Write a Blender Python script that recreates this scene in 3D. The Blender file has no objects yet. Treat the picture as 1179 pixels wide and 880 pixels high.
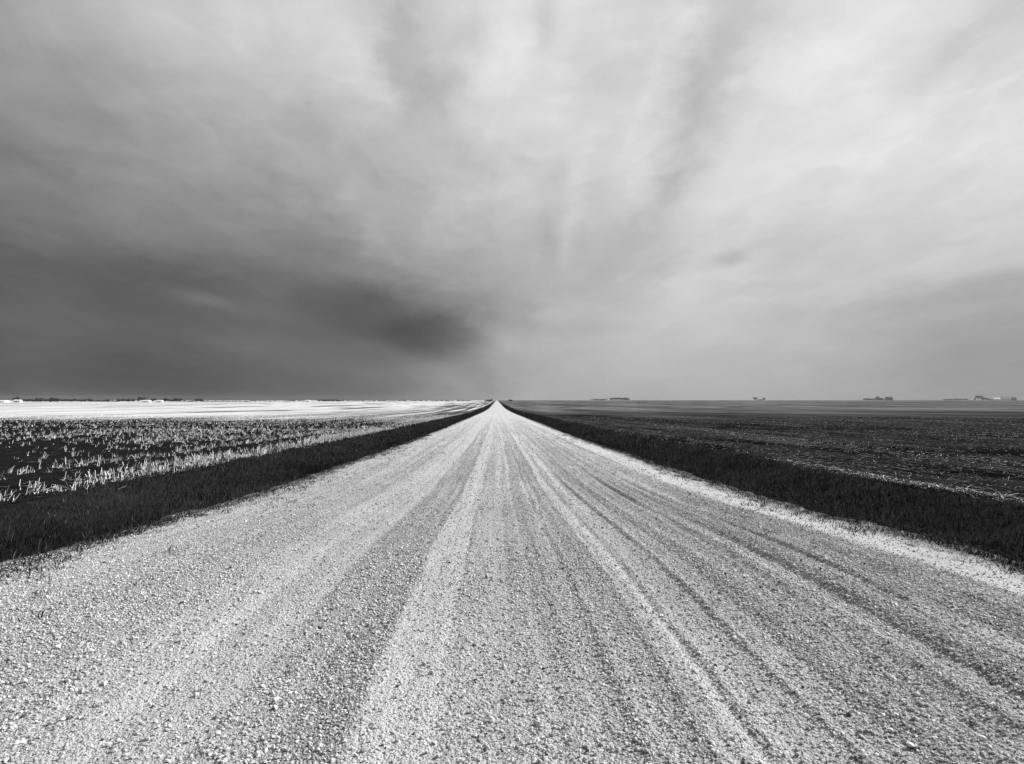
import bpy, math, random
import numpy as np
from mathutils import Vector, Matrix

random.seed(7)
rng = np.random.default_rng(11)
scene = bpy.context.scene
COL = scene.collection
CAM_H = 1.43
HAZE = 5e-5
FPX = 786.0          # focal length in pixels of the 1179 px wide photograph

# ------------------------------------------------------------------ helpers
def tag(o, label=None, cat=None, group=None, kind=None):
    if label: o["label"] = label
    if cat: o["category"] = cat
    if group: o["group"] = group
    if kind: o["kind"] = kind
    return o

def hash2(ix, iy, s):
    h = (ix.astype(np.int64) * 374761393 + iy.astype(np.int64) * 668265263 + s * 974634777) & 0xFFFFFFFF
    h = ((h ^ (h >> 13)) * 1274126177) & 0xFFFFFFFF
    h = (h ^ (h >> 16)) & 0xFFFFFFFF
    return h / 4294967295.0

def vnoise(x, y, s=0):
    x = np.asarray(x, float); y = np.asarray(y, float)
    x, y = np.broadcast_arrays(x, y)
    ix = np.floor(x); iy = np.floor(y)
    fx = x - ix; fy = y - iy
    fx = fx * fx * (3 - 2 * fx); fy = fy * fy * (3 - 2 * fy)
    a = hash2(ix, iy, s); b = hash2(ix + 1, iy, s)
    c = hash2(ix, iy + 1, s); d = hash2(ix + 1, iy + 1, s)
    return (a * (1 - fx) + b * fx) * (1 - fy) + (c * (1 - fx) + d * fx) * fy

def fbm(x, y, s=0, n=3):
    t = 0; a = 1; w = 0
    for i in range(n):
        t = t + a * vnoise(x * 2 ** i, y * 2 ** i, s + i); w += a; a *= 0.5
    return t / w

def make_mesh(name, V, F, mat, shade=None, smooth=False, parent=None):
    """V (n,3), F (m,k) with k = 3 or 4"""
    V = np.ascontiguousarray(V, np.float32); F = np.ascontiguousarray(F, np.int32)
    me = bpy.data.meshes.new(name)
    k = F.shape[1]
    me.vertices.add(len(V)); me.vertices.foreach_set("co", V.ravel())
    me.loops.add(F.size); me.loops.foreach_set("vertex_index", F.ravel())
    me.polygons.add(len(F))
    me.polygons.foreach_set("loop_start", np.arange(0, F.size, k, dtype=np.int32))
    if smooth:
        me.polygons.foreach_set("use_smooth", np.ones(len(F), bool))
    else:
        me.polygons.foreach_set("use_smooth", np.zeros(len(F), bool))
    if shade is not None:
        at = me.attributes.new("shade", 'FLOAT', 'POINT')
        at.data.foreach_set("value", np.ascontiguousarray(shade, np.float32))
    me.update(calc_edges=True)
    me.materials.append(mat)
    o = bpy.data.objects.new(name, me); COL.objects.link(o)
    if parent: o.parent = parent
    return o

# ------------------------------------------------------------------ terrain
PD = np.array([-400, 3, 5.9, 8.2, 11.7, 14.7, 20.3, 33, 60, 121, 220, 384, 800, 1500, 4000, 12000.])
PZ = np.array([1.43, 1.43, 1.44, 1.53, 1.70, 1.79, 1.88, 2.05, 2.40, 2.98, 3.90, 4.85, 5.0, 4.4, 4.2, 4.6])
def drop(y):
    y = np.asarray(y, float)
    # smoothed piecewise-linear profile of the gently falling road
    k = [0.86, 0.93, 1.0, 1.07, 1.14]
    return sum(np.interp(y * f, PD, PZ) for f in k) / len(k)
def base_z(y):
    return CAM_H - drop(y)

LU = np.array([-3.2,-3.0,-2.6,-2.3,-1.95,-1.55,-1.42,-1.2,-.9,-.82,-.6,-.46,-.435,-.37,-.24,-.205,-.19,.05,.14,.165,.19,.21,.4,.5,.6,.635,.75,.86,1.0,1.2,1.3,1.5,1.8,2.05,2.15,2.25,2.5,2.62,2.95,3.1,3.3])
LG = np.array([ .3 ,.32 ,.38 ,.55 ,.78 ,.72 ,.30 ,.16,.14 ,.80,1.0,1.0 ,.08 ,.18 ,.16,.04 ,.42,.46,.52,.24,.24,.62,.82,.92,1.0 ,.10 ,.14,.30,.45,.95,.75,.72,.85,.62 ,.35 ,.75 ,.70 ,.10 ,.12 ,.35,.3])
LX = LU * 1.45
def lane(x, y):
    """0 = packed smooth track, 1 = loose gravel windrow"""
    xx = x + 0.045 * (vnoise(y / 5.0, 0.5, 3) - .5) + 0.025 * (vnoise(y / 1.3, 2.5, 4) - .5) + .045 * (fbm(x * 3.5, y * 1.1, 10) - .5)
    g = np.interp(xx, LX, LG)
    streak = vnoise(xx * 7.0, y * 0.10, 5) * .45 + vnoise(xx * 15.0, y * 0.16, 6) * .35 + vnoise(xx * 31.0, y * 0.3, 11) * .2
    patch = fbm(xx * 1.1, y * 0.5, 7)
    ga = (.14 + .70 * g) * (.15 + 1.7 * streak) * (.70 + .6 * patch)
    for c, w, q in ((-.65, .035, .6), (.60, .03, .5), (.89, .04, .5), (1.77, .04, .6), (2.29, .035, .7), (2.62, .045, .65), (1.45, .025, .55), (2.03, .025, .5), (1.12, .025, .45), (2.9, .03, .5), (-2.2, .05, .3)):
        ga = ga + q * np.exp(-((xx - c) / w) ** 2) * (.4 + 1.2 * vnoise(y * .9, c * 7., 12))
    sh = np.clip((13 - y) / 4, 0, 1)                     # turning ruts on the right shoulder
    for c, w, q in ((3.02, .13, .75), (3.42, .10, .6), (3.72, .12, .75)):
        ga = ga + sh * q * np.exp(-((x - c - .012 * (8.5 - y) ** 2 * np.sign(8.5 - y)) / w) ** 2) * (.3 + 1.2 * fbm(x * 2, y * .7, 13))
    ga = ga * (1 - .62 * np.exp(-((x - 4.12 - .1 * vnoise(y * .3, 7.7, 14)) / .24) ** 4))
    return np.clip(ga, 0, 1.2)

def edge_l(y): return -4.28 - 0.30 * (fbm(y * .5, y * 0 + 3.3, 21) - .5) - 0.28 * (fbm(y * 2.6, y * 0 + 5.3, 25) - .5) - 0.35 * (vnoise(y * .09, y * 0 + 8.3, 22) - .5)
def edge_r(y): return 4.52 + 0.30 * (fbm(y * .5, y * 0 + 6.3, 23) - .5) + 0.28 * (fbm(y * 2.6, y * 0 + 4.3, 26) - .5) + 0.35 * (vnoise(y * .09, y * 0 + 1.3, 24) - .5)
FL, FR = -8.6, 9.0        # where the fields begin

def road_z(x, y):
    g = lane(x, y)
    near = np.clip((40 - np.abs(y)) / 25, 0, 1)
    rough = 0.016 * (fbm(x * 6, y * 6, 31) - .5) + 0.006 * (vnoise(x * 28, y * 28, 33) - .5)
    rid = (0.055 * (vnoise(x * 6.5, y * .10, 9) - .5) + 0.040 * (vnoise(x * 13, y * .16, 8) - .5)) * np.clip((x - .6) / .8, .12, 1) * np.clip((3.6 - x) / .8, 0.1, 1)
    return base_z(y) - 0.010 * np.abs(x) + near * (0.020 * g + rough + rid)

def verge_z(x, y):
    left = x < 0
    e = np.where(left, -4.28, 4.52); f = np.where(left, FL, FR)
    t = np.clip((x - e) / (f - e), 0, 1)
    return base_z(y) - 0.05 - 0.02 - 0.38 * np.sin(np.pi * t) ** 1.3 - 0.06 * t + 0.05 * (fbm(x * .8, y * .8, 41) - .5)

def field_z(x, y):
    near = np.clip((60 - y) / 40, 0, 1)
    w = np.clip((np.abs(x) - 9) / 3, 0, 1)
    und = 0.22 * (fbm(x / 45., y / 60., 44) - .5) * np.clip((np.abs(x) - 12) / 40, 0, 1)
    return base_z(y) - 0.13 + near * w * (0.05 * (fbm(x * 1.3, y * 1.3, 43) - .5) + 0.02 * np.sin(x * 2 * np.pi / .6)) + und

def grid(xs, ys, zf, warp=None):
    X, Y = np.meshgrid(xs, ys)
    if warp is not None: X = warp(X, Y)
    Z = zf(X, Y)
    n, m = len(ys), len(xs)
    V = np.stack([X, Y, Z], -1).reshape(-1, 3)
    i = np.arange(n - 1)[:, None] * m + np.arange(m - 1)[None]
    F = np.stack([i, i + 1, i + m + 1, i + m], -1).reshape(-1, 4)
    return V, F

def join(parts):
    V = []; F = []; S = []; o = 0
    for p in parts:
        V.append(p[0]); F.append(p[1] + o); o += len(p[0])
        if len(p) > 2: S.append(p[2])
    return np.concatenate(V), np.concatenate(F), (np.concatenate(S) if S else None)

# ------------------------------------------------------------------ node helpers
class NT:
    def __init__(s, tree):
        s.t = tree; s.n = tree.nodes; s.l = tree.links
    def new(s, typ, **kw):
        n = s.n.new(typ)
        for k, v in kw.items(): setattr(n, k, v)
        return n
    def put(s, sock, v):
        if v is None: return
        if hasattr(v, "is_linked") or isinstance(v, bpy.types.NodeSocket): s.l.new(v, sock)
        else: sock.default_value = v
    def math(s, op, a, b=None, c=None, clamp=False):
        n = s.new("ShaderNodeMath", operation=op, use_clamp=clamp)
        s.put(n.inputs[0], a); s.put(n.inputs[1], b)
        if c is not None: s.put(n.inputs[2], c)
        return n.outputs[0]
    def vmath(s, op, a, b=None, c=None):
        n = s.new("ShaderNodeVectorMath", operation=op)
        s.put(n.inputs[0], a)
        if b is not None: s.put(n.inputs[1], b)
        if c is not None: s.put(n.inputs[2], c)
        return n.outputs["Value"] if op in ("DOT_PRODUCT", "LENGTH", "DISTANCE") else n.outputs[0]
    def noise(s, vec, scale, detail=3, rough=.5):
        n = s.new("ShaderNodeTexNoise"); s.put(n.inputs["Vector"], vec)
        n.inputs["Scale"].default_value = scale; n.inputs["Detail"].default_value = detail
        n.inputs["Roughness"].default_value = rough
        return n.outputs["Fac"]
    def voro(s, vec, scale, out="Distance", feature='F1'):
        n = s.new("ShaderNodeTexVoronoi", feature=feature); s.put(n.inputs["Vector"], vec)
        n.inputs["Scale"].default_value = scale
        return n.outputs[out]
    def ramp(s, fac, stops, interp='LINEAR'):
        n = s.new("ShaderNodeValToRGB"); s.put(n.inputs[0], fac)
        cr = n.color_ramp; cr.interpolation = interp
        while len(cr.elements) < len(stops): cr.elements.new(.5)
        for e, (p, v) in zip(cr.elements, stops):
            e.position = p; e.color = (v, v, v, 1)
        return n.outputs["Color"]
    def mapr(s, v, a, b, c=0., d=1.):
        n = s.new("ShaderNodeMapRange"); s.put(n.inputs[0], v)
        for i, q in enumerate((a, b, c, d)): s.put(n.inputs[i + 1], q)
        return n.outputs[0]
    def mix(s, f, a, b):
        n = s.new("ShaderNodeMix", data_type='FLOAT'); s.put(n.inputs[0], f); s.put(n.inputs[2], a); s.put(n.inputs[3], b)
        return n.outputs[0]
    def comb(s, x, y, z=0.):
        n = s.new("ShaderNodeCombineXYZ")
        for i, q in enumerate((x, y, z)): s.put(n.inputs[i], q)
        return n.outputs[0]

def material(name, build, rough=.9, spec=.15):
    m = bpy.data.materials.new(name); m.use_nodes = True
    T = NT(m.node_tree)
    b = m.node_tree.nodes["Principled BSDF"]
    b.inputs["Roughness"].default_value = rough
    b.inputs["Specular IOR Level"].default_value = spec
    col, bump = build(T)
    if isinstance(col, (int, float)): b.inputs["Base Color"].default_value = (col, col, col, 1)
    else: T.l.new(col, b.inputs["Base Color"])
    if bump is not None:
        h, dist = bump
        bn = T.new("ShaderNodeBump"); bn.inputs["Strength"].default_value = 1.0
        bn.inputs["Distance"].default_value = dist; T.l.new(h, bn.inputs["Height"])
        T.l.new(bn.outputs[0], b.inputs["Normal"])
    return m

def pos(T):
    p = T.new("ShaderNodeNewGeometry").outputs["Position"]
    s = T.new("ShaderNodeSeparateXYZ"); T.l.new(p, s.inputs[0])
    return p, s.outputs[0], s.outputs[1], s.outputs[2]

def m_road(T):
    p, x, y, z = pos(T)
    flat = T.comb(x, y, 0.)
    st1 = T.noise(T.comb(T.math('MULTIPLY', x, 8.), T.math('MULTIPLY', y, .05)), 1., 5, .65)
    st2 = T.noise(T.comb(T.math('MULTIPLY', x, 2.2), T.math('MULTIPLY', y, .05)), 1., 3)
    big = T.noise(flat, .55, 4, .55)
    fine = T.noise(flat, 60., 3, .7)
    sp = T.voro(flat, 75., "Color")
    spv = T.new("ShaderNodeSeparateColor"); T.l.new(sp, spv.inputs[0]); spv = spv.outputs[0]
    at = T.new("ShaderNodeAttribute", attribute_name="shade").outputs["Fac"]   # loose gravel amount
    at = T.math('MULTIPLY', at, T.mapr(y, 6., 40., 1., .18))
    base = T.mix(at, .47, .24)  # darker where gravel is loose: shade in the stone gaps painted into the colour
    base = T.math('MULTIPLY', base, T.mapr(st1, .3, .7, .78, 1.10))
    base = T.math('MULTIPLY', base, T.mapr(st2, .3, .7, .92, 1.07))
    base = T.math('MULTIPLY', base, T.mapr(big, .3, .7, .90, 1.08))
    base = T.math('MULTIPLY', base, T.mapr(fine, .3, .7, .86, 1.12))
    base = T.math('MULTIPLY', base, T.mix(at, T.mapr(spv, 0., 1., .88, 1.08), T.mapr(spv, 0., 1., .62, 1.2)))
    rs = T.noise(T.comb(T.math('MULTIPLY', x, 2.6), T.math('MULTIPLY', y, .8)), 1.3, 5, .62)
    rsm = T.math('MULTIPLY', T.math('MULTIPLY', T.mapr(rs, .47, .58), T.mapr(x, 2.7, 3.1)), T.math('MULTIPLY', T.mapr(x, 3.9, 3.65), T.mapr(y, 16., 9.)))
    base = T.math('MULTIPLY', base, T.mapr(rsm, 0., 1., 1., .40))
    # soil and dead grass creeping in at the shoulders
    xa = T.math('ABSOLUTE', T.math('SUBTRACT', x, .12))
    en = T.noise(T.comb(T.math('MULTIPLY', x, 3.), T.math('MULTIPLY', y, 1.1)), 1.6, 5, .65)
    e = T.mapr(T.math('ADD', xa, T.mapr(en, .25, .75, -.5, .5)), 4.28, 4.52)
    base = T.mix(e, base, .06)
    vd = T.voro(flat, 48.)
    vd2 = T.voro(flat, 110.)
    h = T.math('ADD', T.math('MULTIPLY', vd, T.mix(at, -.35, -1.1)), T.math('MULTIPLY', vd2, -.35))
    h = T.math('ADD', h, T.math('MULTIPLY', fine, .3))
    return base, (h, .016)

def m_stone(T):
    at = T.new("ShaderNodeAttribute", attribute_name="shade").outputs["Fac"]
    p, x, y, z = pos(T)
    n = T.noise(p, 160., 3, .6)
    return T.math('MULTIPLY', at, T.mapr(n, .3, .7, .82, 1.15)), None

def m_shade(T):
    at = T.new("ShaderNodeAttribute", attribute_name="shade").outputs["Fac"]
    return at, None

def m_verge(T):
    p, x, y, z = pos(T)
    n = T.noise(p, 3., 5, .65); n2 = T.noise(p, 30., 3, .6)
    return T.math('MULTIPLY', T.mapr(n, .3, .7, .013, .026), T.mapr(n2, .3, .7, .7, 1.4)), (n2, .05)

def m_left(T):
    p, x, y, z = pos(T)
    xm = T.math('MULTIPLY', x, -1.)
    n1 = T.noise(T.comb(x, y), .8, 5, .6)
    soil = T.mapr(n1, .3, .75, .007, .016)
    lit = T.noise(T.comb(T.math('MULTIPLY', x, 1.6), T.math('MULTIPLY', y, .35)), 1.2, 5, .7)
    soil = T.math('ADD', soil, T.mapr(lit, .60, .75, 0., .05))
    # the swath of pale straw that covers the field farther out
    edge = T.noise(T.comb(T.math('MULTIPLY', x, .11), T.math('MULTIPLY', y, .03)), 1., 8, .72)
    st = T.noise(T.comb(T.math('MULTIPLY', x, .10), T.math('MULTIPLY', y, .010)), 1., 5, .6)
    st2 = T.noise(T.comb(T.math('MULTIPLY', x, .030), T.math('MULTIPLY', y, .0025)), 1., 4, .55)
    straw = T.mapr(st, .40, .50, .26, .52)
    straw = T.mix(T.mapr(st2, .44, .40), straw, .10)
    fac = T.mapr(T.math('ADD', y, T.mapr(edge, .25, .75, -60., 60.)), 95., 130.)
    col = T.mix(fac, soil, straw)
    # dark green strips nearer the road, far out
    dk = T.noise(T.comb(T.math('MULTIPLY', x, .33), T.math('MULTIPLY', y, .004)), 1., 4, .5)
    nearroad = T.math('MULTIPLY', fac, T.math('MULTIPLY', T.mapr(xm, 70., 25.), T.mapr(dk, .42, .54)))
    col = T.mix(nearroad, col, .045)
    return col, (T.noise(p, 9., 4, .6), .05)

def m_right(T):
    p, x, y, z = pos(T)
    n1 = T.noise(T.comb(x, y), .8, 5, .6)
    a = T.noise(T.comb(T.math('MULTIPLY', x, .55), T.math('MULTIPLY', y, .09)), 1., 6, .68)
    b = T.noise(T.comb(T.math('MULTIPLY', x, .07), T.math('MULTIPLY', y, .012)), 1., 5, .6)
    c = T.noise(T.comb(T.math('MULTIPLY', x, .015), T.math('MULTIPLY', y, .0022)), 1., 4, .55)
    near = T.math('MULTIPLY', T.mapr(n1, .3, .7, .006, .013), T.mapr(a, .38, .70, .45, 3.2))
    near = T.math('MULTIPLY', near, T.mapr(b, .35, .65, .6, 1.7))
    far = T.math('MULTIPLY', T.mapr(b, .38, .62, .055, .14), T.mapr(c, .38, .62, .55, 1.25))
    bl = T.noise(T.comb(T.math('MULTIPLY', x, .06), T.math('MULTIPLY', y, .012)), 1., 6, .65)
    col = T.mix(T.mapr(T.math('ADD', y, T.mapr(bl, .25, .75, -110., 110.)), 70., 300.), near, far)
    return col, (T.noise(p, 9., 4, .6), .05)

def m_ground(T):
    p, x, y, z = pos(T)
    return T.mapr(T.noise(p, .02, 4), .3, .7, .08, .2), None

MAT = {
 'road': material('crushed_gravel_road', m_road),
 'stone': material('gravel_stone', m_stone, .85),
 'grass': material('grass_blade', m_shade, .8, .1),
 'straw': material('straw_stalk', m_shade, .7, .2),
 'verge': material('verge_soil', m_verge, 1., 0.),
 'left': material('stubble_soil', m_left, 1., 0.),
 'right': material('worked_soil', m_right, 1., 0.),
 'ground': material('prairie_ground', m_ground, 1., 0.),
}

# ------------------------------------------------------------------ ground sheets
ys = np.concatenate([np.linspace(-300, -20, 30), np.arange(-19, 60, .5), np.geomspace(60, 6200, 180)])
V, F = grid(np.linspace(-6800, 6800, 25), np.linspace(-3000, 6600, 37), lambda x, y: base_z(y) - 1.6)
tag(make_mesh("ground", V, F, MAT['ground']), kind="structure")

def road_warp(X, Y):      # X is -1..1
    el, er = edge_l(Y) - .25, edge_r(Y) + .25
    return el + (X + 1) / 2 * (er - el)
yf = np.arange(1.0, 18.0, .035)
yc1 = np.concatenate([np.linspace(-300, -20, 30), np.arange(-19, .6, .4), [1.0]])
yc2 = np.concatenate([[yf[-1]], np.arange(18.3, 60, .3), np.geomspace(60, 6200, 180)])
parts = []
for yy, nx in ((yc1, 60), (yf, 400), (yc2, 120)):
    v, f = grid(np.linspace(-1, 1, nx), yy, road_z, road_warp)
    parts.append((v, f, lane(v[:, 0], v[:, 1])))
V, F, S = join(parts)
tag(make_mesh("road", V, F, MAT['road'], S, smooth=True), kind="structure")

parts = []
for a, b in ((FL - .3, -3.6), (3.8, FR + .3)):
    parts.append(grid(np.linspace(a, b, 36), ys, lambda x, y: verge_z(x, y) - np.where((x > -4.1) & (x < 4.3), .05, 0)))
V, F, _ = join(parts)
tag(make_mesh("road_verge", V, F, MAT['verge'], smooth=True), kind="structure")

gx = np.concatenate([np.arange(0, 30, .15)[:-1], np.geomspace(30, 6500, 90)])
ysf = np.concatenate([np.linspace(-300, -20, 30), np.arange(-19, 5, 1.), np.arange(5, 45, .2), np.arange(45, 60, .5), np.geomspace(60, 6200, 180)])
V, F = grid((FL - gx)[::-1], ysf, field_z)
tag(make_mesh("stubble_field", V, F, MAT['left'], smooth=True), kind="structure")
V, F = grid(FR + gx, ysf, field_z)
tag(make_mesh("worked_field", V, F, MAT['right'], smooth=True), kind="structure")

# ------------------------------------------------------------------ loose gravel
def ico():
    p = (1 + 5 ** .5) / 2
    v = np.array([(-1,p,0),(1,p,0),(-1,-p,0),(1,-p,0),(0,-1,p),(0,1,p),(0,-1,-p),(0,1,-p),(p,0,-1),(p,0,1),(-p,0,-1),(-p,0,1)], float)
    v /= np.linalg.norm(v[0])
    f = np.array([(0,11,5),(0,5,1),(0,1,7),(0,7,10),(0,10,11),(1,5,9),(5,11,4),(11,10,2),(10,7,6),(7,1,8),(3,9,4),(3,4,2),(3,2,6),(3,6,8),(3,8,9),(4,9,5),(2,4,11),(6,2,10),(8,6,7),(9,8,1)])
    return v, f
def octa():
    v = np.array([(1,0,0),(0,1,0),(-1,0,0),(0,-1,0),(0,0,1),(0,0,-1)], float)
    f = np.array([(0,1,4),(1,2,4),(2,3,4),(3,0,4),(1,0,5),(2,1,5),(3,2,5),(0,3,5)])
    return v, f

def stones(x, y, r, shape, flat=(.55, .95)):
    v0, f0 = shape
    n = len(x); k = len(v0)
    nv = 40
    var = v0[None] * (1 + rng.uniform(-.30, .30, (nv, k, 1))) + rng.normal(0, .10, (nv, k, 3))
    P = var[rng.integers(0, nv, n)]
    sc = np.stack([rng.uniform(.85, 1.3, n), rng.uniform(.65, 1., n), rng.uniform(flat[0], flat[1], n)], -1) * r[:, None]
    P = P * sc[:, None]
    t = rng.normal(0, .35, n); c, s = np.cos(t)[:, None], np.sin(t)[:, None]
    P = np.stack([P[..., 0] * c - P[..., 2] * s, P[..., 1], P[..., 0] * s + P[..., 2] * c], -1)
    a = rng.uniform(0, 2 * np.pi, n); c, s = np.cos(a)[:, None], np.sin(a)[:, None]
    P = np.stack([P[..., 0] * c - P[..., 1] * s, P[..., 0] * s + P[..., 1] * c, P[..., 2]], -1)
    z = road_z(x, y) + r * rng.uniform(.12, .65, n)
    P = P + np.stack([x, y, z], -1)[:, None]
    F = (f0[None] + (np.arange(n) * k)[:, None, None]).reshape(-1, 3)
    g = rng.beta(1.8, 1.8, n) * .38 + .24
    g = np.where(rng.random(n) < .08, rng.uniform(.52, .64, n), g)
    g = np.where(rng.random(n) < .05, rng.uniform(.05, .12, n), g)
    return P.reshape(-1, 3), F, np.repeat(g, k)

def scatter_road(y0, y1, yk, dens, k, rlo, rhi, kr, shape, gpow=1.0, floor=.06):
    """density falls and the smallest stone drawn grows with distance, with no seam"""
    n0 = int(dens * 9.45 * (y1 - y0))
    y = rng.uniform(y0, y1, n0) if k == 0 else None
    if y is None:                       # sample y from the density min(1, yk/y)^k
        t = np.linspace(y0, y1, 4000); c = np.cumsum(np.minimum(1, yk / t) ** k); 
        n0 = int(dens * 9.45 * c[-1] * (t[1] - t[0])); y = np.interp(rng.random(n0) * c[-1], c, t)
    x = rng.uniform(-4.6, 4.85, n0)
    ok = (np.abs(x) < y * .80 + 1.3) & (x > edge_l(y) - .15) & (x < edge_r(y) + .15)
    x, y = x[ok], y[ok]
    keep = rng.random(len(x)) < floor + (1 - floor) * np.clip(lane(x, y), 0, 1) ** gpow
    keep &= rng.random(len(x)) < np.clip((y1 - y) / (y1 * .75), 0, 1) + (y1 < 10)
    x, y = x[keep], y[keep]
    f = np.maximum(1, y / yk) ** kr
    r = (rlo + (rhi - rlo) * rng.random(len(x)) ** 3.0) * f
    return stones(x, y, r, shape)

I, O = ico(), octa()
parts = [
 scatter_road(1.6, 6.5, 6.5, 5200, 0, .0033, .0105, 0, I, 1.2, .05),
 scatter_road(6.5, 110, 6.5, 5200, 1.75, .0033, .0105, .45, O, 1.2, .05),
 scatter_road(1.6, 60, 6, 80, 1.3, .009, .017, .25, I, .8, .10),
 scatter_road(1.6, 5.5, 5.5, 4200, 0, .0025, .005, 0, O, .8, .22),
]
V, F, S = join(parts)
tag(make_mesh("gravel", V, F, MAT['stone'], S), "loose pale crushed stones scattered over the road", "gravel", kind="stuff")
print("gravel faces", len(F))

# ------------------------------------------------------------------ grass on the verges
def blades(x, y, z, h, w, lean, shade, bend=.35):
    """a blade is a tapered three-segment ribbon: 5 vertices, 3 triangles"""
    n = len(x)
    a = rng.uniform(0, 2 * np.pi, n)
    wx, wy = np.cos(a) * w / 2, np.sin(a) * w / 2
    la = rng.uniform(0, 2 * np.pi, n)
    lx, ly = np.cos(la) * lean * h + .12 * h, np.sin(la) * lean * h
    P = np.zeros((n, 5, 3))
    P[:, 0] = np.stack([x - wx, y - wy, z], -1)
    P[:, 1] = np.stack([x + wx, y + wy, z], -1)
    m = .55
    P[:, 2] = np.stack([x - wx * .8 + lx * bend, y - wy * .8 + ly * bend, z + h * m], -1)
    P[:, 3] = np.stack([x + wx * .8 + lx * bend, y + wy * .8 + ly * bend, z + h * m], -1)
    P[:, 4] = np.stack([x + lx, y + ly, z + h * np.sqrt(np.clip(1 - lean ** 2 * .6, .1, 1))], -1)
    f = np.array([(0, 1, 3), (0, 3, 2), (2, 3, 4)])
    F = (f[None] + (np.arange(n) * 5)[:, None, None]).reshape(-1, 3)
    return P.reshape(-1, 3), F, np.repeat(shade, 5)

def grass_side(side):
    parts = []
    for y0, y1, dens, wlo, whi in ((3.5, 14, 620, .004, .008), (14, 32, 330, .006, .012), (32, 80, 110, .012, .024), (80, 200, 30, .03, .05), (200, 700, 6, .09, .16)):
        wdt = 5.6
        n = int(dens * wdt * (y1 - y0))
        y = rng.uniform(y0, y1, n)
        e = edge_l(y) if side < 0 else edge_r(y)
        f = FL if side < 0 else FR
        t = rng.uniform(-.08, 1.16, n)
        x = e + (f - e) * t
        clump = fbm(x * 2.2, y * 2.2, 51)
        ed = np.clip((t + .08) / .16, 0, 1)              # sparse at the gravel edge
        ok = rng.random(n) < ed ** 1.3 * np.clip((1.18 - t) / .28, 0, 1) * (.35 + .9 * clump) * np.where(t < .1, (clump > .5) * 1.0 + .05, 1)
        x, y, t, clump = x[ok], y[ok], t[ok], clump[ok]
        n = len(x)
        z = np.where(t > .98, field_z(x, y), verge_z(x, y)) - .01
        z = np.where(t < .03, np.maximum(z, base_z(y) - .06), z)
        hh = (.05 + .15 * np.clip(t * 4, 0, 1)) * (.35 + 1.2 * fbm(x * .7, y * .5, 53)) * np.clip(1.45 - .75 * t, .4, 1) * rng.uniform(.6, 1.25, n)
        big = fbm(x * .35, y * .35, 54)
        sh = (.005 + .034 * big ** 1.7) * rng.uniform(.75, 1.3, n)
        sh = np.where(rng.random(n) < .03 + .06 * (t < .12), rng.uniform(.05, .17, n), sh)
        parts.append(blades(x, y, z, hh, rng.uniform(wlo, whi, n), rng.uniform(.2, 1.0, n), sh))
    return join(parts)
def tufts(side):
    n = 900
    y = 3.5 + 40 * rng.random(n) ** 1.6
    e = edge_l(y) if side < 0 else edge_r(y)
    x = e + side * .16 - side * rng.exponential(.18, n) * (.4 + 1.4 * (vnoise(y * .35, y * 0 + side, 57) > .5))
    parts = []
    for k in range(9):
        xx = x + rng.normal(0, .05, n); yy = y + rng.normal(0, .09, n)
        sh = rng.uniform(.015, .05, n)
        parts.append(blades(xx, yy, road_z(xx, yy) - .004, rng.uniform(.03, .10, n), rng.uniform(.005, .012, n), rng.uniform(.5, 1.6, n), sh))
    return parts
for side, lab in ((-1, "dark unmown grass on the left roadside below the stubble field"), (1, "dark unmown grass on the right roadside below the worked field")):
    V, F, S = join([grass_side(side)] + tufts(side))
    tag(make_mesh("roadside_grass", V, F, MAT['grass'], S), lab, "grass", kind="stuff")
    print("grass faces", len(F))

# ------------------------------------------------------------------ stubble and straw
def stalks(x, y, z, h, w, lean, la, shade):
    """three-sided leaning stalks"""
    n = len(x)
    dx, dy = np.cos(la) * np.sin(lean) * h, np.sin(la) * np.sin(lean) * h
    dz = np.cos(lean) * h
    P = np.zeros((n, 6, 3))
    ph = rng.uniform(0, 6.28, n)
    for k in range(3):
        ox, oy = np.cos(ph + k * 2.094) * w / 2, np.sin(ph + k * 2.094) * w / 2
        P[:, k] = np.stack([x + ox, y + oy, z], -1)
        P[:, k + 3] = np.stack([x + ox + dx, y + oy + dy, z + dz], -1)
    f = np.array([(0,1,4),(0,4,3),(1,2,5),(1,5,4),(2,0,3),(2,3,5),(3,4,5)])
    F = (f[None] + (np.arange(n) * 6)[:, None, None]).reshape(-1, 3)
    return P.reshape(-1, 3), F, np.repeat(shade, 6)

def litter(x, y, z, ln, w, shade, aim=None, spread=3.2):
    """straws lying on the soil, slightly off flat"""
    n = len(x)
    a = rng.uniform(-spread, spread, n) + (0 if aim is None else aim)
    return stalks(x, y, z + w * .6, ln, w, np.full(n, np.pi / 2) - np.abs(rng.normal(0, .12, n)), a, shade)

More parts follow.
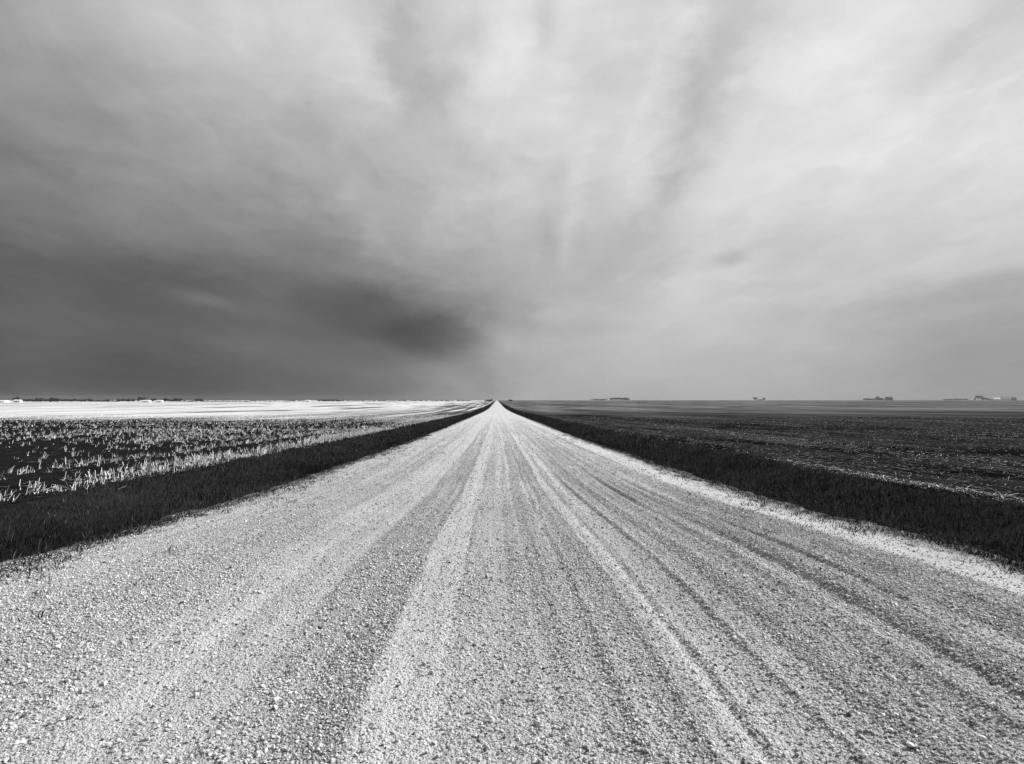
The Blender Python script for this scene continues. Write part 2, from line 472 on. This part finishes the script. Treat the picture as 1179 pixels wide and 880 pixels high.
parts = []
def left_density(x, y):
    X = -x
    edge = np.clip((11.2 - X + 1.6 * (vnoise(y * .18, y * 0 + 4, 61) - .5)) / 1.2, 0, 1) * np.clip((X - 8.65) / .35, 0, 1)
    edge *= np.clip((y - 9) / 10, .35, 1)
    second = np.exp(-((X - 12.6 - .4 * vnoise(y * .1, y * 0 + 9, 62)) / .55) ** 2) * .45
    dark = .05 + .25 * np.clip(fbm(x * .16, y * .05, 63) - .52, 0, 1) * 4
    rise = np.clip((y - 28 - .8 * (X - 12)) / 70, 0, 1)
    field = np.clip(dark + rise * .9, 0, 1) * (.35 + 1.2 * np.clip(fbm(x * .5, y * .04, 64) - .25, 0, 1))
    return np.clip(np.maximum(np.maximum(edge, second), field), 0, 1) * (X > 8.65)
for y0, y1, xmax, dens, k, w in ((7, 26, 34, 22, 5, .0105), (26, 60, 62, 14, 5, .015), (60, 150, 150, 3.4, 5, .022)):
    n = int(dens * (y1 - y0) * (xmax - 8.6))
    y = rng.uniform(y0, y1, n); X = rng.uniform(8.6, xmax, n)
    X = np.where(rng.random(n) < .5, np.round(X / .42) * .42 + rng.normal(0, .07, n), X)   # drilled in rows
    x = -X
    ok = (rng.random(n) < left_density(x, y)) & (X < y * .95 + 6)
    x, y = x[ok], y[ok]
    tone = rng.uniform(.72, .98, len(x)); la0 = rng.normal(.3, .8, len(x))
    for j in range(k):
        m = rng.random(len(x)) < .85
        xx = x[m] + rng.normal(0, .035, m.sum()); yy = y[m] + rng.normal(0, .05, m.sum())
        nn = len(xx)
        parts.append(stalks(xx, yy, field_z(xx, yy) - .01, (.04 + .19 * rng.random(nn) ** 1.9), w * rng.uniform(.6, 1.4, nn),
                            np.clip(np.abs(rng.normal(.3, .55, nn)), 0, 1.5), la0[m] + rng.normal(0, 1.3, nn), np.where(rng.random(nn) < .15, .35, 1.) * tone[m] * rng.uniform(.7, 1.05, nn)))
    m = rng.random(len(x)) < .95
    xx = x[m] + rng.normal(0, .3, m.sum()); yy = y[m] + rng.normal(0, .3, m.sum())
    parts.append(litter(xx, yy, field_z(xx, yy), rng.uniform(.12, .4, m.sum()), np.full(m.sum(), w * .8), rng.uniform(.25, .65, m.sum())))
V, F, S = join(parts)
tag(make_mesh("stubble", V, F, MAT['straw'], S), "pale broken crop stubble standing in the dark left field", "stubble", kind="stuff")
print("stubble faces", len(F))

parts = []
def right_density(x, y):
    rows = vnoise(x * 1.4, y * .03, 71) ** 2 * 1.3
    d = .10 + .45 * rows * (.4 + 1.2 * fbm(x * .12, y * .05, 72))
    d = np.maximum(d, .95 * np.exp(-((x - 9.5 - .25 * vnoise(y * .3, y * 0, 73)) / .36) ** 2) * np.clip((26 - y) / 6, 0, 1))
    d = np.maximum(d, .7 * np.exp(-((x - 16.4 - .5 * vnoise(y * .1, y * 0, 74)) / .6) ** 2) * (.5 + .5 * vnoise(y * .3, y * 0 + 3, 75)))
    return np.clip(d, 0, 1)
for y0, y1, xmax, dens, w in ((8, 24, 34, 100, .008), (24, 55, 62, 38, .013), (55, 130, 125, 9, .026)):
    n = int(dens * (y1 - y0) * (xmax - 9.1))
    y = rng.uniform(y0, y1, n); x = rng.uniform(9.1, xmax, n)
    ok = (rng.random(n) < right_density(x, y)) & (x < y * .95 + 6)
    x, y = x[ok], y[ok]; n = len(x)
    parts.append(litter(x, y, field_z(x, y), rng.uniform(.06, .26, n), w * rng.uniform(.5, 1.2, n), rng.uniform(.08, .50, n) * (1 + .6 * (np.abs(x - 16.6) < .8) + 1.5 * (x < 10.1))))
    m = rng.random(n) < .25
    parts.append(stalks(x[m], y[m], field_z(x[m], y[m]) - .01, rng.uniform(.03, .09, m.sum()), np.full(m.sum(), w * .8), rng.uniform(0, .6, m.sum()), rng.uniform(0, 6.3, m.sum()), rng.uniform(.08, .3, m.sum())))
V, F, S = join(parts)
tag(make_mesh("straw_litter", V, F, MAT['straw'], S), "thin straw litter lying in rows over the dark right field", "straw", kind="stuff")
print("straw faces", len(F))

# ------------------------------------------------------------------ far trees and farms
def px2world(px, Y):
    return (px - 572.0) / FPX * Y

def m_leaf(T):
    oi = T.new("ShaderNodeObjectInfo").outputs["Random"]
    p, x, y, z = pos(T)
    n = T.noise(p, .9, 3)
    return T.math('MULTIPLY', T.mapr(n, .3, .7, .03, .06), T.mapr(oi, 0., 1., .75, 1.25)), None
def m_const(v, s=4., a=.9, b=1.1):
    def f(T):
        p, x, y, z = pos(T)
        return T.math('MULTIPLY', T.mapr(T.noise(p, s, 3), .3, .7, a, b), v), None
    return f
MAT['leaf'] = material('dark_foliage', m_leaf)
MAT['bark'] = material('bark', m_const(.07))
MAT['white'] = material('white_siding', m_const(.8))
MAT['pale_roof'] = material('galvanised_roof', m_const(.68), .5, .3)
MAT['dark_roof'] = material('dark_shingles', m_const(.09))
MAT['grey_wall'] = material('weathered_boards', m_const(.16))
MAT['dark'] = material('dark_opening', m_const(.04))

def crown_mesh(h, w, seed, narrow=False):
    r = np.random.default_rng(seed)
    n = 260
    # lobes
    nl = 7
    lc = np.stack([r.normal(0, w * .22, nl), r.normal(0, w * .22, nl), r.uniform(.32, .82, nl) * h], -1)
    if narrow: lc[:, :2] *= .4
    lr = r.uniform(.16, .30, nl) * min(w, h)
    k = r.integers(0, nl, n)
    d = r.normal(0, 1, (n, 3)); d /= np.linalg.norm(d, axis=1)[:, None]
    c = lc[k] + d * (lr[k] * r.uniform(.55, 1.1, n))[:, None]
    s = r.uniform(.35, .8, n)[:, None, None] * (h / 9.0)
    tri = r.normal(0, 1, (n, 4, 3)) * s + c[:, None]
    V = tri.reshape(-1, 3); V[:, 2] = np.maximum(V[:, 2], .2)
    f = np.array([(0, 1, 2), (0, 2, 3), (1, 2, 3)])
    F = (f[None] + (np.arange(n) * 4)[:, None, None]).reshape(-1, 3)
    return V, F
def trunk_mesh(h, seed):
    r = np.random.default_rng(seed)
    V = []; F = []; o = 0
    limbs = [((0, 0, -.3), (r.normal(0, .2), r.normal(0, .2), h * .55), .22, .10)]
    for i in range(5):
        z0 = h * r.uniform(.2, .5); a = r.uniform(0, 6.28)
        limbs.append(((0, 0, z0), (math.cos(a) * h * .22, math.sin(a) * h * .22, z0 + h * .28), .10, .03))
    for p0, p1, r0, r1 in limbs:
        for p, rr in ((p0, r0), (p1, r1)):
            for q in range(6):
                V.append((p[0] + math.cos(q * 1.0472) * rr, p[1] + math.sin(q * 1.0472) * rr, p[2]))
        for q in range(6):
            F.append((o + q, o + (q + 1) % 6, o + 6 + (q + 1) % 6, o + 6 + q))
        o += 12
    return np.array(V), np.array(F)

PROTO = {}
def tree(px, Y, hpx, wpx, label, group=None, name="prairie_tree", sink=0.):
    """one far tree: hpx/wpx are its height and width in photo pixels at distance Y"""
    h, w = hpx * Y / FPX, wpx * Y / FPX
    t = bpy.data.objects.new(name, None); COL.objects.link(t)
    x = px2world(px, Y)
    t.location = (x, Y, float(field_z(np.array(x), np.array(Y))) - sink)
    t.rotation_euler.z = random.uniform(0, 6.28)
    k = random.randrange(6)
    if k not in PROTO:
        V, F = crown_mesh(9., 9., 100 + k)
        c = make_mesh("crown", V, F, MAT['leaf'])
        V, F = trunk_mesh(9., 200 + k)
        b = make_mesh("trunk", V, F, MAT['bark'])
        PROTO[k] = (c.data, b.data)
        c.parent = t; b.parent = t
    else:
        for nm, me in zip(("crown", "trunk"), PROTO[k]):
            o = bpy.data.objects.new(nm, me); COL.objects.link(o); o.parent = t
    t.scale = (w / 9., w / 9., h / 8.6)
    return tag(t, label, "tree", group)

def box(x0, x1, y0, y1, z0, z1):
    v = np.array([(x, y, z) for x in (x0, x1) for y in (y0, y1) for z in (z0, z1)], float)
    f = np.array([(0,1,3,2),(4,6,7,5),(0,4,5,1),(2,3,7,6),(0,2,6,4),(1,5,7,3)])
    return v, f
def gable(w, d, z0, rise, over=.4, th=.25):
    """gable roof, ridge along x, with thickness and overhang"""
    X = w / 2 + over; D = d / 2 + over
    s = rise / (d / 2)
    prof = [(-D, z0 - over * s), (0, z0 + rise), (D, z0 - over * s), (D, z0 - over * s + th), (0, z0 + rise + th), (-D, z0 - over * s + th)]
    V = np.array([(sx * X, y, z) for sx in (-1, 1) for y, z in prof])
    F = [(i, (i + 1) % 6, 6 + (i + 1) % 6, 6 + i) for i in range(6)]
    F += [(0, 1, 4, 5), (1, 2, 3, 4), (6, 11, 10, 7), (7, 10, 9, 8)]
    return V, np.array(F)
def shed(px, Y, wpx, hpx, label, cat, name, wall, roof, wall_share=.55, doors=1, windows=2, depth=None, chimney=False, rot=0.):
    w = wpx * Y / FPX; h = hpx * Y / FPX; d = depth or max(6., min(w * .6, 16.))
    t = bpy.data.objects.new(name, None); COL.objects.link(t)
    x = px2world(px, Y)
    t.location = (x, Y, float(field_z(np.array(x), np.array(Y)))); t.rotation_euler.z = rot
    hw = h * wall_share; rise = h - hw
    # walls with gable ends
    V = [(sx * w / 2, y, z) for sx in (-1, 1) for y, z in ((-d/2, -.5), (d/2, -.5), (d/2, hw), (0, hw + rise), (-d/2, hw))]
    F = [(0, 4, 9, 5), (1, 6, 7, 2), (0, 1, 2, 4), (4, 2, 3, 3), (5, 9, 7, 6), (9, 8, 7, 7)]
    me = bpy.data.meshes.new("wall")
    me.from_pydata(V, [], [(0, 5, 9, 4), (1, 2, 7, 6), (0, 4, 3, 2, 1), (5, 6, 7, 8, 9)]); me.materials.append(MAT[wall])
    o = bpy.data.objects.new("wall", me); COL.objects.link(o); o.parent = t
    V, F = gable(w, d, hw + .02, rise)
    rf = make_mesh("roof", V, F, MAT[roof], parent=t)
    if chimney:
        V, F = box(w * .2, w * .2 + .9, -.4, .5, hw + rise * .6, hw + rise + 1.3)
        make_mesh("chimney", V, F, MAT['grey_wall'], parent=rf)
    for i in range(doors):
        dx = (i - (doors - 1) / 2) * w * .4
        V, F = box(dx - min(1.6, w * .12), dx + min(1.6, w * .12), -d/2 - .06, -d/2 - .005, 0., hw * .75)
        make_mesh("door", V, F, MAT['dark'], parent=t)
    for i in range(windows):
        dx = (-1 if i % 2 else 1) * w * (.30 + .12 * (i // 2))
        V, F = box(dx - .7, dx + .7, -d/2 - .06, -d/2 - .005, hw * .45, hw * .8)
        make_mesh("window", V, F, MAT['dark'], parent=t)
    return tag(t, label, cat)

YL = 1450.
# left horizon: shelterbelts as rows of separate trees
def belt(p0, p1, Y, step, hlo, hhi, label, group):
    p = p0
    while p < p1:
        tree(p + random.uniform(-.6, .6), Y + random.uniform(-25, 25), random.uniform(hlo, hhi), random.uniform(4.2, 6.2), label, group, "shelterbelt_tree")
        p += step
belt(32, 112, YL, 2.5, 2.4, 3.6, "low dark tree in the long shelterbelt right of the white farmhouse, far left horizon", "trees of the far left shelterbelt")
belt(112, 140, YL, 3.2, 1.4, 2.2, "very low dark bush in the gap between the two left shelterbelts", "bushes between the left shelterbelts")
belt(141, 160, YL, 2.5, 2.8, 4.0, "dark tree left of the paired white sheds on the left horizon", "trees left of the paired sheds")
belt(194, 214, YL, 2.5, 2.6, 3.6, "dark tree right of the paired white sheds on the left horizon", "trees right of the paired sheds")
belt(216, 300, YL + 60, 4.5, 1.1, 1.7, "thin low bush along the left horizon line beyond the white straw", "low bushes along the left horizon")
belt(370, 391, YL + 250, 2.6, 2.0, 2.8, "low grey tree in the small clump halfway between left edge and road end", "trees of the small middle clump")
belt(302, 352, YL + 300, 5.5, .9, 1.4, "faint low bush near the small lone white shed", "faint bushes by the lone shed")
belt(395, 545, YL + 500, 6., .9, 1.5, "faint bush on the horizon between the small clump and the road end", "faint bushes towards the road end")
tree(28.5, YL - 30, 6.0, 6.5, "tall dark tree rising behind the white farmhouse roof")
tree(51, YL - 20, 4.3, 7.0, "rounded dark tree slightly above the shelterbelt nearest the farmhouse")
tree(67, YL - 30, 5.4, 7.5, "highest wide dark tree in the middle of the left shelterbelt")
tree(73, YL - 35, 4.8, 6.0, "second highest dark tree leaning against the highest belt tree")
tree(127, YL, 3.2, 8.0, "small mounded dark tree alone in the gap between belts")
tree(168, YL - 20, 5.2, 7.0, "dark tree standing over the left one of the paired sheds")
tree(181, YL - 20, 4.0, 6.0, "dark tree between the two white sheds")
tree(194.5, YL - 30, 4.6, 3.4, "narrow dark tree at the right end of the white sheds")
tree(208, YL - 30, 4.2, 7.5, "broad low tree ending the right belt")
tree(230, YL - 10, 3.8, 4.5, "left half of the isolated dark tree pair on the left horizon")
tree(234.5, YL - 10, 3.6, 5.0, "right half of the isolated dark tree pair on the left horizon")
shed(9, YL - 60, 17, 2.1, "long low white shed at the far left edge of the horizon", "shed", "farm_shed", 'white', 'pale_roof', .5, 2, 2)
shed(29.5, YL - 90, 7.5, 2.8, "white farmhouse with pale roof under the tall dark tree", "farmhouse", "farmhouse", 'white', 'pale_roof', .6, 1, 2, chimney=True)
shed(173.5, YL - 60, 8.5, 2.2, "left white shed of the pair between the left trees", "shed", "farm_shed", 'white', 'pale_roof', .5, 1, 2)
shed(188.5, YL - 60, 6.5, 2.2, "right white shed of the pair, smaller, among dark trees", "shed", "farm_shed", 'white', 'pale_roof', .5, 1, 1)
shed(356, YL + 100, 4.5, 2.0, "tiny lone white shed beside the small middle tree clump", "shed", "farm_shed", 'white', 'pale_roof', .5, 1, 1)
# around the road end
tree(565, 1500, 3.4, 4.5, "dark bushy tree left of where the road vanishes")
tree(560.5, 1600, 2.4, 4.0, "low dark bush beside the tree at the road end")
tree(588, 1700, 2.2, 5.0, "low dark bush right of where the road vanishes")
# right horizon, farther off
YR = 5400.
belt(684, 699, YR, 4.2, 1.6, 2.4, "small separate grey tree left of the flat grey tree block, right of the road", "small trees left of the flat block")
belt(704, 726, YR, 2.2, 2.6, 3.0, "tree of the flat-topped grey shelterbelt right of the road end", "trees of the flat-topped right belt")
tree(872, YR - 200, 3.4, 4.5, "dark tree at the left side of the lone white farm shed on the right horizon")
tree(882, YR - 200, 3.0, 4.0, "dark tree at the right side of the lone white farm shed on the right horizon")
shed(877.5, YR - 350, 5.5, 3.2, "lone white farm shed between two trees on the right horizon", "shed", "farm_shed", 'white', 'pale_roof', .5, 1, 2)
belt(1003, 1017, YR, 2.6, 1.6, 2.6, "low grey tree in the rising row of the wide right farmyard", "trees of the wide right farmyard")
tree(1016.5, YR, 4.2, 4.5, "taller dark tree in the middle of the wide right farmyard")
belt(1020, 1024, YR, 2.4, 2.4, 3.0, "grey tree between the taller tree and the grey barn", "trees next to the grey barn")
shed(1029, YR - 150, 8, 4.0, "grey barn with dark roof at the right end of the wide farmyard", "barn", "barn", 'grey_wall', 'dark_roof', .55, 1, 2)
belt(1097, 1124, YR, 3.0, 1.6, 2.0, "low even grey tree in the strip left of the far right farm", "trees of the even strip")
tree(1134.5, YR - 300, 5.2, 6.0, "tall pointed grey tree left of the white far right farm sheds")
tree(1141, YR - 300, 3.4, 7.0, "broad grey tree next to the tall pointed one")
belt(1146, 1152, YR, 3.0, 1.8, 2.2, "low tree just left of the white far right sheds", "low trees by the far right sheds")
shed(1157, YR - 500, 9, 3.2, "white shed with dark trees at its left, first of the far right farm", "shed", "farm_shed", 'white', 'pale_roof', .5, 1, 2)
shed(1167.5, YR - 600, 11, 4.4, "largest white shed in the middle of the far right farm", "shed", "farm_shed", 'white', 'pale_roof', .45, 2, 2)
shed(1177, YR - 500, 5, 3.6, "grey barn cut by the right edge beside the largest white shed", "barn", "barn", 'grey_wall', 'dark_roof', .55, 1, 1)

# ------------------------------------------------------------------ far air
HV = [(x, y, z) for x in (-7000, 7000) for y in (-3200, 6800) for z in (-9., 32.)]
hm = bpy.data.meshes.new("haze"); hm.from_pydata(HV, [], [(0,1,3,2),(4,6,7,5),(0,4,5,1),(2,3,7,6),(0,2,6,4),(1,5,7,3)])
hmat = bpy.data.materials.new("thin_air"); hmat.use_nodes = True
ht = NT(hmat.node_tree)
for n in list(ht.n): ht.n.remove(n)
pv = ht.new("ShaderNodeVolumePrincipled"); pv.inputs["Color"].default_value = (.42, .42, .42, 1); pv.inputs["Density"].default_value = HAZE
ho = ht.new("ShaderNodeOutputMaterial"); ht.l.new(pv.outputs[0], ho.inputs["Volume"])
hm.materials.append(hmat)
if HAZE > 0:
    tag(bpy.data.objects.new("haze", hm), kind="stuff"); COL.objects.link(bpy.data.objects["haze"])

# ------------------------------------------------------------------ twig on the right shoulder
def twig():
    x0, y0 = 3.72, 9.9
    pts = [Vector((0, 0, .02)), Vector((.10, .02, .05)), Vector((.21, .0, .07)), Vector((.33, .05, .09))]
    V = []; F = []
    def tube(pp, r0, r1):
        o = len(V)
        for i, p in enumerate(pp):
            r = r0 + (r1 - r0) * i / (len(pp) - 1)
            for q in range(6):
                V.append((p.x, p.y + math.cos(q * 1.0472) * r, p.z + math.sin(q * 1.0472) * r))
        for i in range(len(pp) - 1):
            for q in range(6):
                F.append((o + i*6 + q, o + i*6 + (q+1) % 6, o + i*6 + 6 + (q+1) % 6, o + i*6 + 6 + q))
    tube(pts, .011, .006)
    tube([pts[1], pts[1] + Vector((.09, -.05, .01)), pts[1] + Vector((.16, -.10, .0))], .006, .003)
    o = make_mesh("twig", np.array(V), np.array(F), material('bleached_wood', m_const(.6, 30.)))
    o.location = (x0, y0, float(road_z(np.array(x0), np.array(y0))))
    tag(o, "pale dry twig lying at the edge of the right road shoulder", "twig")
twig()

# ------------------------------------------------------------------ sky
GRID = {
 -60: {0:165,100:178,200:190,300:205,380:210,450:188,560:222,625:212,700:220,760:220,840:195,900:212,1000:226,1179:218},
 20: {0:163,100:174,200:188,300:204,380:212,450:188,500:200,560:224,628:206,700:220,760:223,830:194,880:205,1000:226,1100:218,1179:218},
 120:{0:150,100:155,200:164,300:178,380:205,440:190,500:196,560:218,650:214,760:213,805:194,870:213,1000:226,1100:224,1179:220},
 200:{0:119,100:138,200:150,300:156,400:174,500:190,560:202,650:203,740:212,780:193,850:212,1000:217,1100:217,1179:216},
 250:{0:114,100:124,200:131,300:145,400:164,500:181,600:191,700:193,800:202,900:212,1000:211,1100:214,1179:210},
 300:{0:95,100:96,200:100,300:109,400:122,500:160,600:178,700:185,800:200,900:203,1000:195,1100:196,1179:186},
 350:{0:87,100:86,200:98,300:98,400:99,450:94,500:112,560:152,600:172,700:185,800:198,900:194,1000:180,1100:166,1179:164},
 400:{0:87,100:85,200:88,300:95,400:106,450:95,500:92,530:100,560:160,650:179,750:187,800:190,900:181,1000:170,1100:156,1179:148},
 450:{0:78,100:75,200:77,300:82,400:96,500:130,570:164,650:172,750:178,850:177,950:170,1050:160,1179:147},
}
def to_v(px, py):
    gx, gz = (px - 572) / FPX, (461 - py) / FPX
    az = math.atan(gx); el = math.atan(gz * math.cos(az))
    return az, 1.5 * el
pts = []; vals = []
for yy, row in GRID.items():
    for xx, v in row.items():
        pts.append(to_v(xx, yy)); vals.append(v / 255.)
for az in (-1.05, 1.05, -1.4, 1.4):        # quiet continuation outside the picture
    for el in (0.05, .3, .6, .9):
        pts.append((az, el * 1.2)); vals.append((.40 if el < .3 else .60) if az < 0 else .66)
pts = np.array(pts); vals = np.array(vals)
cen = []
for e in (-.02, .10, .21, .33, .46, .60, .76, .95):
    for a in np.linspace(-.84, .84, 11):
        cen.append((a, e))
PIECES = [(300, 345, 190, 34, -.045, -.12, 2), (440, 366, 100, 24, -.05, -.36, 2), (496, 390, 48, 22, -.06, -.28, 2), (470, 432, 70, 9, .035, -.12), (590, 352, 50, 22, -.03, .35),
          (236, 345, 22, 5, .07, -.25), (218, 352, 46, 15, .03, -.25), (843, 294, 13, 6, -.075, 0.),
          (838, 312, 40, 7, .04, .1), (690, 379, 45, 6, -.035, 0.), (585, 396, 34, 14, .05, .2), (640, 362, 30, 7, .03, .1), (1070, 342, 110, 9, -.03, .08),
          (462, 60, 20, 55, -.075, .1), (410, 85, 26, 55, .05, .5), (350, 130, 18, 80, -.03, .8), (565, 65, 30, 62, .045, .0), (600, 130, 60, 70, .03, .2, 2), (600, 170, 14, 40, -.02, .1),
          (765, 70, 18, 65, .05, -.3), (800, 140, 19, 70, -.05, -.3), (782, 195, 18, 28, -.06, -.6), (840, 40, 30, 50, -.045, -.6), (628, 22, 9, 20, -.06, 0.),
          (1140, 25, 45, 9, -.03, .6), (960, 75, 40, 60, .02, -.6), (1015, 150, 14, 90, -.02, -.7), (1060, 130, 14, 90, .025, -.7), (655, 262, 8, 45, .045, -.15), (632, 270, 8, 40, -.03, .1), (700, 318, 60, 40, -.025, 0., 2),
          (640, 185, 14, 20, -.02, .3), (680, 60, 16, 50, -.025, -.2), (905, 250, 60, 9, .015, .5)]

for px, py, sx, sy, amt, rot, *pw in PIECES:      # what the separate cloud pieces add is not fitted twice
    c = to_v(px, py); u = pts - np.array(c)
    cr, sr = math.cos(-rot), math.sin(-rot)
    u = np.stack([u[:, 0] * cr - u[:, 1] * sr, u[:, 0] * sr + u[:, 1] * cr], -1) / np.array([sx / FPX, 1.5 * sy / FPX])
    d2 = (u ** 2).sum(-1); vals = vals - amt * (np.exp(-.30 * d2 ** 3) if pw else np.exp(-.5 * d2))
cen = np.array(cen); SIG = .125; MEAN = .66
A = np.exp(-((pts[:, None] - cen[None]) ** 2).sum(-1) / (2 * SIG ** 2))
Wt = np.linalg.solve(A.T @ A + .003 * np.eye(len(cen)), A.T @ (vals - MEAN))
print("sky fit rms", np.sqrt(np.mean((A @ Wt + MEAN - vals) ** 2)) * 255)

SUN_AZ, SUN_EL = math.radians(68), math.radians(34)
EXPO = .74
world = bpy.data.worlds.new("World"); scene.world = world; world.use_nodes = True
T = NT(world.node_tree)
for n in list(T.n): T.n.remove(n)
d = T.vmath('NORMALIZE', T.new("ShaderNodeTexCoord").outputs["Generated"])
sep = T.new("ShaderNodeSeparateXYZ"); T.l.new(d, sep.inputs[0])
dx, dy, dz = sep.outputs
az = T.math('ARCTAN2', dx, dy)
el = T.math('MULTIPLY', T.math('ARCSINE', dz), 1.5)
v0 = T.comb(az, el)
# overhead cloud deck: flat layer seen in perspective, so its rolls fan out from the horizon
zz = T.math('ADD', T.math('MAXIMUM', dz, 0.), .10)
q0 = T.comb(T.math('DIVIDE', dx, zz), T.math('MULTIPLY', T.math('LOGARITHM', T.math('ADD', T.math('DIVIDE', T.math('ABSOLUTE', dy), zz), 1.), 2.718), 1.6))
def cnoise(vec, scale, detail, rough=.55):
    n = T.new("ShaderNodeTexNoise"); T.put(n.inputs["Vector"], vec); n.inputs["Scale"].default_value = scale
    n.inputs["Detail"].default_value = detail; n.inputs["Roughness"].default_value = rough
    return T.vmath('SUBTRACT', n.outputs["Color"], (.5, .5, .5))
q = T.vmath('ADD', q0, T.vmath('MULTIPLY', cnoise(q0, 2.2, 4), (.55, .45, 0.)))
warp = T.vmath('MULTIPLY', cnoise(q0, 1.5, 5), (.07, .09, 0.))
warp2 = T.vmath('MULTIPLY', cnoise(T.vmath('MULTIPLY', v0, (1., 1.3, 1.)), 9., 7, .6), (.13, .10, 0.))
v = T.vmath('ADD', T.vmath('ADD', v0, warp), warp2)
acc = MEAN
vs_ = T.vmath('ADD', v0, T.vmath('MULTIPLY', warp2, (.28, .28, 0.)))
def gauss(vec, c, sx, sy, rot=0., hard=False):
    u = T.vmath('SUBTRACT', vec, (c[0], c[1], 0.))
    if rot:
        r = T.new("ShaderNodeVectorRotate", rotation_type='Z_AXIS'); T.put(r.inputs["Vector"], u); r.inputs["Angle"].default_value = -rot
        u = r.outputs[0]
    u = T.vmath('MULTIPLY', u, (1 / sx, 1 / sy, 1.))
    d2 = T.vmath('DOT_PRODUCT', u, u)
    if hard: return T.math('EXPONENT', T.math('MULTIPLY', T.math('MULTIPLY', d2, T.math('MULTIPLY', d2, d2)), -.30))
    return T.math('EXPONENT', T.math('MULTIPLY', d2, -.5))
for c, w in zip(cen, Wt):
    u = T.vmath('SUBTRACT', v, (float(c[0]), float(c[1]), 0.))
    g = T.math('EXPONENT', T.math('MULTIPLY', T.vmath('DOT_PRODUCT', u, u), -1 / (2 * SIG ** 2)))
    acc = T.math('MULTIPLY_ADD', g, float(w), acc)
# separate cloud pieces: (px, py, half width, half height, amount, tilt)
for px, py, sx, sy, amt, rot, *pw in PIECES:
    a, e = to_v(px, py)
    g = gauss(vs_ if (py > 330 or sx < 15) else v, (a, e), sx / FPX, 1.5 * sy / FPX, rot, bool(pw))
    acc = T.math('MULTIPLY_ADD', g, amt, acc)
hi = T.mapr(dz, .04, .30, .12, 1.)
n1 = T.mapr(T.noise(q, 2.4, 7, .56), .34, .66, -1., 1.)
acc = T.math('MULTIPLY_ADD', n1, T.math('MULTIPLY', hi, .030), acc)
n5 = T.mapr(T.noise(q, 1.7, 7, .55), .45, .57, -1., 1.)
acc = T.math('MULTIPLY_ADD', n5, T.math('MULTIPLY', hi, .018), acc)
n3 = T.mapr(T.noise(q, 6.5, 6, .6), .34, .66, -1., 1.)
acc = T.math('MULTIPLY_ADD', n3, T.math('MULTIPLY', hi, .010), acc)
n4 = T.mapr(T.noise(T.vmath('ADD', v0, T.vmath('MULTIPLY', warp2, (.7, .7, 0.))), 7., 7, .58), .34, .66, -1., 1.)
acc = T.math('MULTIPLY_ADD', n4, T.math('MULTIPLY', hi, .014), acc)
n2 = T.mapr(T.noise(T.vmath('MULTIPLY', v, (1.6, 4.2, 1.)), 3.2, 6, .6), .3, .7, -1., 1.)
acc = T.math('MULTIPLY_ADD', n2, .016, acc)
acc = T.math('MAXIMUM', acc, .25)
lin = T.math('POWER', T.math('DIVIDE', T.math('ADD', acc, .055), 1.055), 2.4)
sky = T.new("ShaderNodeTexSky", sky_type='NISHITA', sun_disc=False)
sky.sun_elevation = SUN_EL; sky.sun_rotation = SUN_AZ
bw = T.new("ShaderNodeRGBToBW"); T.l.new(sky.outputs[0], bw.inputs[0])
STR = .1
cloud = T.math('MULTIPLY', lin, 2 ** -EXPO / STR)
fin = T.mix(.03, cloud, bw.outputs[0])          # thin overcast: a little of the sky behind comes through
bg = T.new("ShaderNodeBackground"); T.l.new(fin, bg.inputs["Color"]); bg.inputs["Strength"].default_value = STR
out = T.new("ShaderNodeOutputWorld"); T.l.new(bg.outputs[0], out.inputs["Surface"])

sun = bpy.data.lights.new("sun", 'SUN'); sun.energy = 4.9; sun.angle = math.radians(2.0); sun.color = (1, 1, 1)
so = bpy.data.objects.new("sun", sun); COL.objects.link(so)
sd = Vector((math.sin(SUN_AZ) * math.cos(SUN_EL), math.cos(SUN_AZ) * math.cos(SUN_EL), math.sin(SUN_EL)))
so.rotation_euler = (-sd).to_track_quat('-Z', 'Y').to_euler()
so.location = sd * 50

# ------------------------------------------------------------------ camera
cam = bpy.data.cameras.new("camera"); cam.sensor_width = 36; cam.lens = 36 * FPX / 1179
cam.clip_start = .05; cam.clip_end = 30000
co = bpy.data.objects.new("camera", cam); COL.objects.link(co)
co.location = (0, 0, CAM_H)
yaw = -math.atan(17.5 / FPX); pitch = math.atan(20.5 / FPX)
co.rotation_euler = (math.pi / 2 + pitch, 0, yaw)
scene.camera = co

vs = scene.view_settings
scene.display_settings.display_device = 'sRGB'
vs.view_transform = 'Standard'; vs.look = 'None'; vs.exposure = EXPO; vs.gamma = 1.0; vs.use_curve_mapping = False
scene.render.engine = 'CYCLES'
scene.cycles.use_denoising = True
scene.cycles.max_bounces = 4
world.cycles.sampling_method = 'MANUAL'; world.cycles.sample_map_resolution = 512
